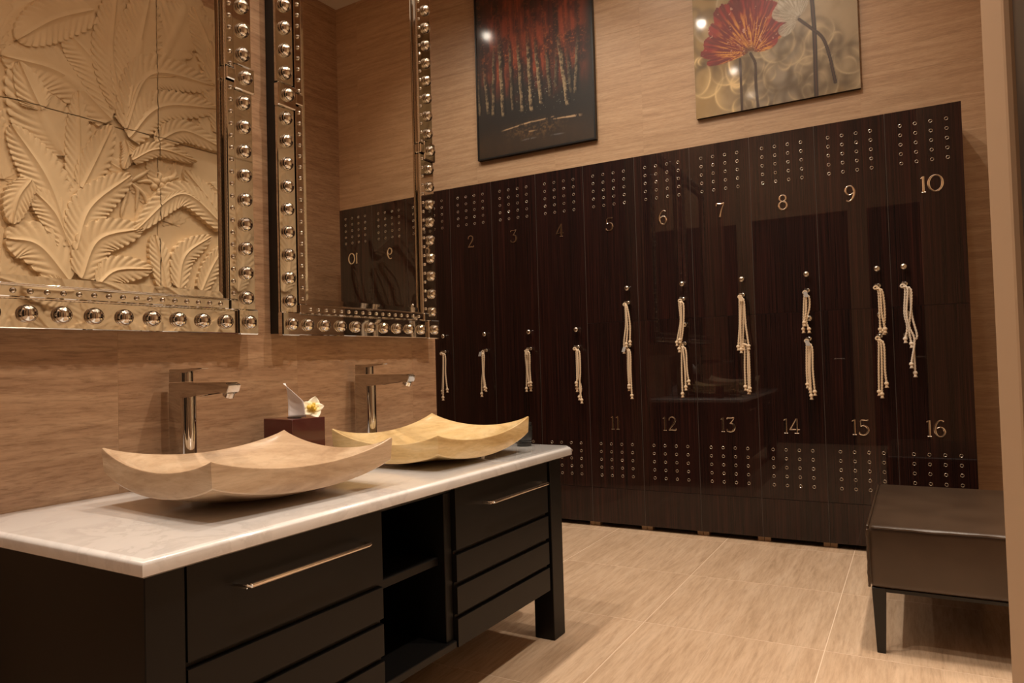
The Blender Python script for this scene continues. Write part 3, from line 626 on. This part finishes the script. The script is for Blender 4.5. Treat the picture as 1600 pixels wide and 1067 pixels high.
# ------------------------------------------------------------ wall mirrors with studded mirror frames
STUD = None; BLK = None
def wall_mirror(v0, v1, label):
    global STUD, BLK
    z0, z1 = 1.187, 2.905; F = .062; sw = .078; iw = .034
    t = thing('wall_mirror', label, 'mirror', LW(0, v0, z0), -TH, 'studded mirrors on the vanity wall'); w = v1-v0; h = z1-z0
    obj('backing_board', nbox((.001, .006, .006), (F-.016, w-.006, h-.006), .001), M['black'], t)
    obj('glass', nbox((F-.015, sw+iw-.004, sw+iw-.004), (F-.009, w-sw-iw+.004, h-sw-iw+.004)), M['mirror'], t)
    # bevelled border of the glass
    bv = bmesh.new(); a, c = sw+iw, sw+iw+.024
    o1 = [(a, a), (w-a, a), (w-a, h-a), (a, h-a)]; o2 = [(c, c), (w-c, c), (w-c, h-c), (c, h-c)]
    A = [bv.verts.new((F-.0087, y, z)) for y, z in o1]; B = [bv.verts.new((F-.0068, y, z)) for y, z in o2]; 
    A2 = [bv.verts.new((F-.009, y, z)) for y, z in o1]; B2 = [bv.verts.new((F-.009, y, z)) for y, z in o2]
    for i in range(4):
        j = (i+1) % 4; bv.faces.new((A[i], A[j], B[j], B[i])); bv.faces.new((A2[i], A2[j], B2[j], B2[i])); bv.faces.new((A[i], A[j], A2[j], A2[i])); bv.faces.new((B[i], B[j], B2[j], B2[i]))
    obj('bevelled_border', bv, M['strip_mirror'], t)
    tilt = .0035
    def strip(name, y0, y1, za, zb, x0, x1, tl=(0, 0), nm=M['strip_mirror']):
        """mirror strip, its face leaning a little outwards"""
        b = nbox((x0, y0, za), (x1, y1, zb), .0022)
        for vtx in b.verts:
            if vtx.co.x > (x0+x1)/2:
                vtx.co.x += tl[0]*((vtx.co.y-y0)/(y1-y0)-.5)+tl[1]*((vtx.co.z-za)/(zb-za)-.5)
        return obj(name, b, nm, t)
    # outer strips
    gl = .0015
    B_ = sw
    L_ = strip('frame_strip', gl, sw-gl, B_+gl, h/2-.045, F-.014, F, (.004, 0)); L2 = strip('frame_strip', gl, sw-gl, h/2+.045, h-B_-gl, F-.014, F, (.004, 0))
    R1 = strip('frame_strip', w-sw+gl, w-gl, B_+gl, h/2-.045, F-.014, F, (0, 0)); R2 = strip('frame_strip', w-sw+gl, w-gl, h/2+.045, h-B_-gl, F-.014, F, (0, 0))
    Bo = strip('frame_strip', sw+gl, w-sw-gl, gl, sw-gl, F-.014, F, (0, 0)); To = strip('frame_strip', sw+gl, w-sw-gl, h-sw+gl, h-gl, F-.014, F, (0, 0))
    blocks = []
    for (y, z) in ((0, 0), (w-sw, 0), (0, h-sw), (w-sw, h-sw), (0, h/2-.043), (w-sw, h/2-.043)):
        b = nbox((F-.014, y-.002, z-.002), (F+.012, y+sw+.002, z+sw+.004), .004); blocks.append(obj('corner_block' if z != h/2-.043 else 'middle_block', b, M['strip_mirror'], t))
    # inner strips, standing proud and narrow
    a0, a1 = sw+gl, sw+iw-gl
    strip('inner_strip', a0, a1, sw+iw, h/2-.025, F-.012, F+.008, (0, 0)); strip('inner_strip', a0, a1, h/2+.025, h-sw-iw, F-.012, F+.008, (0, 0))
    strip('inner_strip', w-a1, w-a0, sw+iw, h/2-.025, F-.012, F+.008); strip('inner_strip', w-a1, w-a0, h/2+.025, h-sw-iw, F-.012, F+.008)
    strip('inner_strip', sw+iw, w-sw-iw, a0, a1, F-.012, F+.008); strip('inner_strip', sw+iw, w-sw-iw, h-a1, h-a0, F-.012, F+.008)
    for (y, z) in ((sw, sw), (w-sw-iw, sw), (sw, h-sw-iw), (w-sw-iw, h-sw-iw), (sw, h/2-.02), (w-sw-iw, h/2-.02)):
        obj('inner_block', nbox((F-.012, y, z), (F+.014, y+iw, z+iw+(.006 if abs(z-h/2) < .1 else 0)), .003), M['strip_mirror'], t)
    # domed studs
    def stud(parent, y, z, dx=0):
        global STUD
        if STUD is None: STUD = obj('stud', lathe(bmesh.new(), [(.0235, 0), (.0235, .005), (.0222, .011), (.0192, .0165), (.0142, .0210), (.0078, .024), (.0008, .025)], 20, 'x'), M['strip_mirror'], parent, (F+dx, y, z), smooth=True, angle=180)
        else: share('stud', STUD, parent, (F+dx, y, z))
    n = 9; vs = [sw/2+(w-sw)*k/(n+1) for k in range(n+2)]
    for y in vs[1:-1]: stud(Bo, y, sw/2); stud(To, y, h-sw/2)
    m = 20; zs = [sw/2+(h-sw)*k/(m) for k in range(m+1)]
    for k, z in enumerate(zs):
        if k in (0, 10, 20): continue
        stud(L_ if z < h/2 else L2, sw/2, z); stud(R1 if z < h/2 else R2, w-sw/2, z)
    for bl, (y, z) in zip(blocks, ((sw/2, sw/2), (w-sw/2, sw/2), (sw/2, h-sw/2), (w-sw/2, h-sw/2), (sw/2, h/2-.0), (w-sw/2, h/2-.0))): stud(bl, y, z, .012)
    # the small glass beads of the inner strips, one part
    b = bmesh.new(); ym, zm = sw+iw/2, sw+iw/2
    pos = [(y, z) for y in np.arange(sw+iw+.02, w-sw-iw-.01, .040) for z in (zm, h-zm)]+[(y, z) for z in np.arange(sw+iw+.02, h-sw-iw-.01, .040) for y in (ym, w-ym) if abs(z-h/2) > .03]
    for (y, z) in pos: lathe(b, [(.0078, 0), (.0068, .004), (.004, .0066), (.0006, .0074)], 8, 'x', (F+.008, float(y), float(z)))
    o = obj('bead_row', b, M['strip_mirror'], t, smooth=True, angle=180); o['kind'] = 'stuff'
    # thin beaded edging between strips
    b = bmesh.new()
    for (y0, y1, z_, ) in ((sw, w-sw, sw), (sw+iw, w-sw-iw, sw+iw)):
        for zz in (z_, h-z_):
            N_ = int((y1-y0)/.006); pts = [(F+.003, y0+(y1-y0)*k/N_, zz) for k in range(N_+1)]; tube(b, pts, [.0022 if k % 2 else .0034 for k in range(N_+1)], 5)
    for yy in (sw+iw, w-sw-iw):
        z0_, z1_ = sw+iw, h-sw-iw; N_ = int((z1_-z0_)/.006); pts = [(F+.003, yy, z0_+(z1_-z0_)*k/N_) for k in range(N_+1)]; tube(b, pts, [.0022 if k % 2 else .0034 for k in range(N_+1)], 5)
    obj('rope_edging', b, M['strip_mirror'], t, smooth=True, angle=180)
wall_mirror(-1.52, -.602, 'studded wall mirror over the near basin reflecting the carved palm panel')
wall_mirror(-.496, .422, 'studded wall mirror over the far basin beside the lockers')

# ------------------------------------------------------------ paintings
def canvas(name, X0, Z0, w, h, cell, fn, m, parent, y):
    nx, nz = int(w/cell), int(h/cell)
    xs = np.linspace(0, w, nx+1); zs = np.linspace(0, h, nz+1); X, Z = np.meshgrid(xs, zs)
    v = np.stack([X.ravel(), np.full(X.size, y), Z.ravel()], 1)
    idx = np.arange((nx+1)*(nz+1)).reshape(nz+1, nx+1)
    f = np.stack([idx[:-1, :-1], idx[:-1, 1:], idx[1:, 1:], idx[1:, :-1]], -1).reshape(-1, 4)
    me = bpy.data.meshes.new(name); me.vertices.add(len(v)); me.vertices.foreach_set('co', v.ravel().astype(np.float32))
    me.loops.add(f.size); me.loops.foreach_set('vertex_index', f.ravel().astype(np.int32)); me.polygons.add(len(f))
    me.polygons.foreach_set('loop_start', np.arange(0, f.size, 4, dtype=np.int32)); me.update(calc_edges=True)
    col = fn(X, Z, w, h); col = np.concatenate([np.clip(col, 0, 1), np.ones(X.shape+(1,))], -1).reshape(-1, 4)
    a = me.color_attributes.new('paint', 'FLOAT_COLOR', 'POINT'); a.data.foreach_set('color', col.astype(np.float32).ravel())
    return link_mesh(name, me, m, parent)
def vnoise(X, Z, sx, sz, oct=4, seed=0):
    r = np.random.default_rng(seed); out = 0; amp = 1; tot = 0
    for o in range(oct):
        g = r.random((220, 220)); u = X*sx*2**o+7.3*o; v = Z*sz*2**o+3.1*o
        iu = np.floor(u).astype(int); iv = np.floor(v).astype(int); fu = u-iu; fv = v-iv; fu = fu*fu*(3-2*fu); fv = fv*fv*(3-2*fv)
        q = lambda a, b: g[a % 220, b % 220]
        out = out+amp*((q(iu, iv)*(1-fu)+q(iu+1, iv)*fu)*(1-fv)+(q(iu, iv+1)*(1-fu)+q(iu+1, iv+1)*fu)*fv); tot += amp; amp *= .55
    return out/tot
def lerp(a, b, t): return a+(b-a)*t[..., None]
def ss(a, b, x): t = np.clip((x-a)/(b-a), 0, 1); return t*t*(3-2*t)
def paint_birches(X, Z, w, h):
    c = lambda *k: np.array(k)
    n = vnoise(X, Z, 12, 8, 5, 1); n2 = vnoise(X, Z, 75, 90, 2, 2); n3 = vnoise(X, Z, 30, 3, 3, 3); n4 = vnoise(X, Z, 40, 26, 3, 4)
    col = np.zeros(X.shape+(3,))+c(.010, .007, .005)
    red = ss(.42, .72, Z+.12*(n-.5))*(1-.5*ss(1.15, 1.5, Z)); side = ss(0, .12, X)*ss(w, w-.14, X)
    rc = lerp(lerp(c(.08, .012, .005), c(.27, .045, .014), ss(.35, .65, n)), c(.42, .11, .03), ss(.62, .8, n2)*ss(.5, .62, Z)*ss(1.0, .75, Z)*.8)
    col = lerp(col, rc, np.clip(ss(.36, .72, Z+.25*(n-.5)), 0, 1)*side*(.5+.5*ss(.3, .6, n3))*.95)
    col = lerp(col, c(.05, .026, .010), ss(.30, .05, Z)*(.35+.65*n)*.9)
    for (x0, z0), (x1, z1), br in TRUNKS:
        t = np.clip((Z-z0)/(z1-z0), -1, 4); cx = x0+(x1-x0)*t+.0015*np.sin(Z*30+x0*50)+.006*(n4-.5); hw = .009+.005*br
        d = (X-cx)/hw; m = (np.abs(d) < 1)*ss(z0-.01, z0+.02, Z+.02*(n2-.5))
        up = ss(z1+.18, z1-.05, Z)
        bark = lerp(c(.03, .02, .012), c(.34, .25, .14), ss(.3, .72, .5*n2+.5*n4-.14*d)*np.clip(br*.85, 0, 1))
        dark = lerp(c(.02, .008, .005), c(.16, .04, .012), ss(.5, .75, n2))
        col = lerp(col, lerp(dark, bark, up), m*(.45+.55*up))
        sh = (d > .7)*(d < 2.2)*up*ss(z0-.01, z0+.02, Z); col = col*(1-.75*sh[..., None])
    sp = (vnoise(X, Z, 160, 160, 1, 9) > .93)*ss(.7, .5, Z)*ss(.25, .35, Z)*(X > .35)*(X < .85); col = lerp(col, c(.4, .42, .34), sp*.6)
    for (x0, z0), (x1, z1) in PATHS:
        t = np.clip((X-x0)/(x1-x0), 0, 1); zz = z0+(z1-z0)*t; m = np.exp(-((Z-zz+.004*(n4-.5))/.004)**2)*ss(x0-.02, x0+.04, X)*ss(x1+.02, x1-.04, X)*ss(.3, .55, n4)*.8
        col = lerp(col, c(.62, .42, .24) if z0 > .12 else c(.16, .15, .15), m*.95)
    glow = np.exp(-((X-.5)/.18)**2-((Z-.165)/.05)**2)*ss(.4, .8, .5*n2+.5*n4); col = lerp(col, c(.26, .14, .05), glow*.6)
    return col
def paint_poppies(X, Z, w, h):
    c = lambda *k: np.array(k)
    n = vnoise(X, Z, 5, 5, 4, 11); n2 = vnoise(X, Z, 50, 50, 3, 12)
    col = lerp(c(.20, .125, .045), c(.38, .28, .16), ss(.3, .7, n)); col = lerp(col, c(.27, .225, .17), ss(.2, .5, X)*ss(.85, .55, X)*.75); col = lerp(col, c(.42, .27, .10), ss(.3, .05, X)*.6)
    r = np.random.default_rng(21)
    for k in range(95):
        cx, cz, R = r.uniform(0, w), r.uniform(0, h), r.uniform(.03, .11)
        if k < 30: cz = r.uniform(0, .35); cx = r.uniform(0, w)
        d = np.hypot((X-cx), (Z-cz)*r.uniform(.6, 1.1)); an = np.arctan2(Z-cz, X-cx); a0 = r.uniform(-PI, PI)
        arc = (.5+.5*np.cos(an-a0))**2.2; ringm = np.exp(-((d-R)/.006)**2)*arc; fill = (d < R)*ss(R*.3, R, d)*arc
        lite = c(.80, .58, .28) if cx < .35 and cz < .5 else c(.50, .38, .22)
        col = lerp(col, lite, np.clip(ringm*.6+fill*.42, 0, 1)); d2 = np.exp(-((d-R*.8)/.02)**2)*(1-arc); col = lerp(col, c(.09, .055, .022), d2*.5)
    for pts, hw in STEMS:
        P = [Vector((a, 0, b)) for a, b in pts]; S_ = spline(P, 160) if len(P) > 2 else [P[0].lerp(P[1], k/59) for k in range(60)]
        dm = np.full(X.shape, 9.0)
        for p in S_: dm = np.minimum(dm, np.hypot(X-p.x, Z-p.z))
        m = ss(hw*.74, hw*.58, dm); col = lerp(col, lerp(c(.016, .007, .004), c(.10, .04, .014), ss(.45, .1, dm/hw)*.6), m)
    for (bx, bz), (tx, tz), hw, kind in PETALS:
        dx, dz = tx-bx, tz-bz; L_ = math.hypot(dx, dz); dx /= L_; dz /= L_
        s = ((X-bx)*dx+(Z-bz)*dz)/L_; q = (X-bx)*(-dz)+(Z-bz)*dx
        an = np.arctan2(Z-bz, X-bx)*14; st = vnoise(an+30, s*3+5, 1.6, 1.2, 3, 31)
        wd = hw*1.35*np.power(np.clip(s, 0, 1), .75)*np.power(np.clip(1.02-s-.10*(st-.5), 0, 1), .35)*2.1*(.9+.25*st)
        m = ss(0, .006, wd-np.abs(q))*(s > -.01)
        if kind == 0: pc = lerp(lerp(c(.13, .006, .006), c(.28, .014, .012), ss(.3, .7, st)), c(.62, .26, .04), ss(.48, .62, st)*ss(.85, .4, s)); pc = lerp(pc, c(.07, .015, .006), ss(.16, .02, s)*.85); pc = lerp(pc, c(.75, .45, .30), (n2 > .78)*.5)
        else: pc = lerp(c(.26, .215, .15), c(.46, .40, .31), ss(.3, .7, st)); pc = lerp(pc, c(.08, .05, .03), ss(.12, .0, s)*.9)
        col = lerp(col, pc, m*(.97 if kind == 0 else .8))
    return col*.86
def painting(name, X0, Z0, w, h, fn, mt, label, framed, flat):
    t = thing(name, label, 'painting', (X0, .42, Z0))
    obj('stretcher', nbox((0.001, .002, 0.001), (w-.001, .0295, h-.001), .001), M['black'], t)
    canvas('canvas', X0, Z0, w, h, .0036, fn, mt, t, .0)
    if framed:
        b = bmesh.new(); e = .012
        for a, c_ in (((-.001, -.006, -.001), (e, .0295, h+.001)), ((w-e, -.006, -.001), (w+.001, .0295, h+.001)), ((e, -.006, -.001), (w-e, .0295, e)), ((e, -.006, h-e), (w-e, .0295, h+.001))): box(b, a, c_, .0008)
        obj('frame', b, M['black'], t)
painting('birch_painting', .345, 2.634, .987, 1.50, paint_birches, M['oil'], 'dark framed painting of pale birch trunks under red foliage above the lockers', True, 0)
painting('poppy_painting', 2.045, 2.638, .980, 1.25, paint_poppies, M['metalart'], 'gold painting of a red poppy and a white flower above the lockers', False, 0)

# ------------------------------------------------------------ bench
bn = thing('bench', 'low brown leather upholstered bench with black tapered legs at the right', 'bench', (3.072, -1.432, 0))
BL, BD, BT, BB = .80, .93, .452, .232
b = nbox((0, 0, BB), (BL, BD, BT), .022, 4)
obj('cushion', b, M['leather'], bn, smooth=True, angle=60)
b = bmesh.new()
def pipe(pts): tube(b, pts, .0042, 8, cap=True)
wav = lambda s: .0012*math.sin(s*19)+.0008*math.sin(s*47)
pipe([(.012+(BL-.024)*k/40, -.001, BT-.006+wav(k/40)) for k in range(41)])
pipe([(.001+wav(k/30)*.6, -.001+.0, BB+.004+(BT-BB-.016)*k/30) for k in range(31)])
pipe([(.001, .012+(BD-.024)*k/30, BT-.006) for k in range(31)])
obj('piping', b, M['leather'], bn, smooth=True, angle=180)
obj('seat_rail', nbox((.012, .012, BB-.014), (BL-.012, BD-.012, BB), .002), M['black'], bn)
for (x, y) in ((.008, .008), (BL-.053, .008), (.008, BD-.053), (BL-.053, BD-.053)):
    b = nbox((x, y, 0), (x+.045, y+.045, BB), .002)
    for v in b.verts:
        if v.co.z < .1: v.co.x = x+.0225+(v.co.x-x-.0225)*.62; v.co.y = y+.0225+(v.co.y-y-.0225)*.62
    obj('leg', b, M['black'], bn)

# ------------------------------------------------------------ carved panel on the right wall
PX = 3.925
rp = thing('carved_relief_panel', 'cream stone relief panel carved with palm fronds, seen in the near mirror', 'wall panel', (PX, -1.307, .50))
for i in range(2):
    for j in range(3):
        obj('slab', nbox((-.012, (i-1)*1.09+.0025, j*1.09+.0025), (.014, i*1.09-.0025, j*1.09+1.0875), .003), M['relief'], rp)
def frond(pts, hw, layer, mt=M['relief'], nl=None, flat=1.0):
    P0 = spline([(0, y+1.307, z-.50) for y, z in pts], 60); L_ = sum((P0[i+1]-P0[i]).length for i in range(59))
    nl = nl or max(9, int(L_/.046)); n = nl*10; P = spline([(0, y+1.307, z-.50) for y, z in pts], n); NT = 9; b = bmesh.new(); rows = []
    for i, p in enumerate(P):
        s = i/(n-1); t = (P[min(i+1, n-1)]-P[max(i-1, 0)]).normalized(); sd = Vector((0, -t.z, t.y))
        env = hw*(math.sin(PI*min(1, .12+.88*s)**.9)**.55 if s < .999 else .02)
        row = []
        for k in range(-NT, NT+1):
            a = k/NT; aa = abs(a); ph = (s*nl-aa*1.6) % 1.0
            lob = math.sin(PI*ph)**.4
            scallop = 1-.30*aa**4*(1-lob)
            e_ = min(1, max(0, (aa-(.15 if k > 0 else (.25 if layer >= 3 else .5)))/.4)); ridge = .015*(lob-1)*e_
            mid = .012*math.exp(-(a/.06)**2)
            prof = .010*(1-aa**3)+.014*aa**1.5*(1 if (k > 0) else .55)
            hgt = .006+layer*.0042+(prof+ridge+mid)*flat*min(1, hw/.06)
            if abs(k) == NT: hgt = -.013
            q = p+sd*(a if abs(k) < NT else math.copysign(1-.6/NT, a))*env*scallop+t*(.38*env*aa)
            row.append(b.verts.new((-.012-max(hgt, -.002), q.y, q.z)))
        rows.append(row)
    for A, B in zip(rows, rows[1:]):
        for k in range(2*NT): b.faces.new((A[k], A[k+1], B[k+1], B[k]))
    # the joints between the slabs run through the carving
    for ax, at in ((2, 1.09), (2, 2.18), (1, 0.0)):
        if min(v.co[ax] for v in b.verts) < at < max(v.co[ax] for v in b.verts):
            no = Vector((0, 0, 1)) if ax == 2 else Vector((0, 1, 0))
            for sg in (-1, 1): bmesh.ops.bisect_plane(b, geom=b.verts[:]+b.edges[:]+b.faces[:], plane_co=no*(at+sg*.003), plane_no=no)
            bmesh.ops.delete(b, geom=[f for f in b.faces if abs(f.calc_center_median()[ax]-at) < .0029], context='FACES')
    return obj('frond', b, mt, rp, smooth=True, angle=60)
Yc, Zc = [], []
def inside(pts): return [(min(max(y, -2.36), -.26), min(max(z, .53), 3.74)) for y, z in pts]
for pts, hw, layer in FRONDS: frond(inside(pts), hw*1.25, layer)
rr = random.Random(11)
# low background fronds fanning out between the main ones
for (cy, cz) in ((-2.25, 1.0), (-1.85, .95), (-1.4, 1.0), (-1.0, .95), (-.6, 1.0), (-2.2, .62), (-1.55, .6), (-.95, .62), (-.5, .62), (-2.3, 1.35), (-1.75, 1.35), (-1.1, 1.35), (-.55, 1.4), (-2.25, 2.2), (-1.2, 2.1), (-.6, 2.1), (-1.7, 2.85), (-.9, 2.75), (-.45, 2.9), (-2.3, 2.95)):
    a0 = rr.uniform(20, 60)
    for k in range(4):
        a = math.radians(a0+k*33); L_ = rr.uniform(.42, .6)
        e = (cy+L_*math.cos(a), cz+L_*math.sin(a)); m_ = (cy+L_*.5*math.cos(a)*.85, cz+L_*.5*math.sin(a)+.05)
        frond(inside([(cy, cz), m_, e]), rr.uniform(.09, .13), (k % 3-2.2)*.8 if cz > 1.2 else k % 4, flat=.5 if cz > 1.2 else 1)
for pts, r in RTUBES: obj('petal_tendril', tube(bmesh.new(), [Vector((-.022, p[1], p[2])) for p in spline([(0, y+1.307, z-.50) for y, z in pts], 14)], [r*(1.6*math.sin(PI*(.15+.8*k/13))) for k in range(14)], 8), M['relief'], rp, smooth=True, angle=180)
for k, (y, z) in enumerate(RBEADS):
    b = bmesh.new(); lump(b, (-.022, y+1.307, z-.50), .026 if k < 7 else .022, (.8, 1, 1), seed=k); obj('carved_berry', b, M['relief'], rp, smooth=True, angle=180)
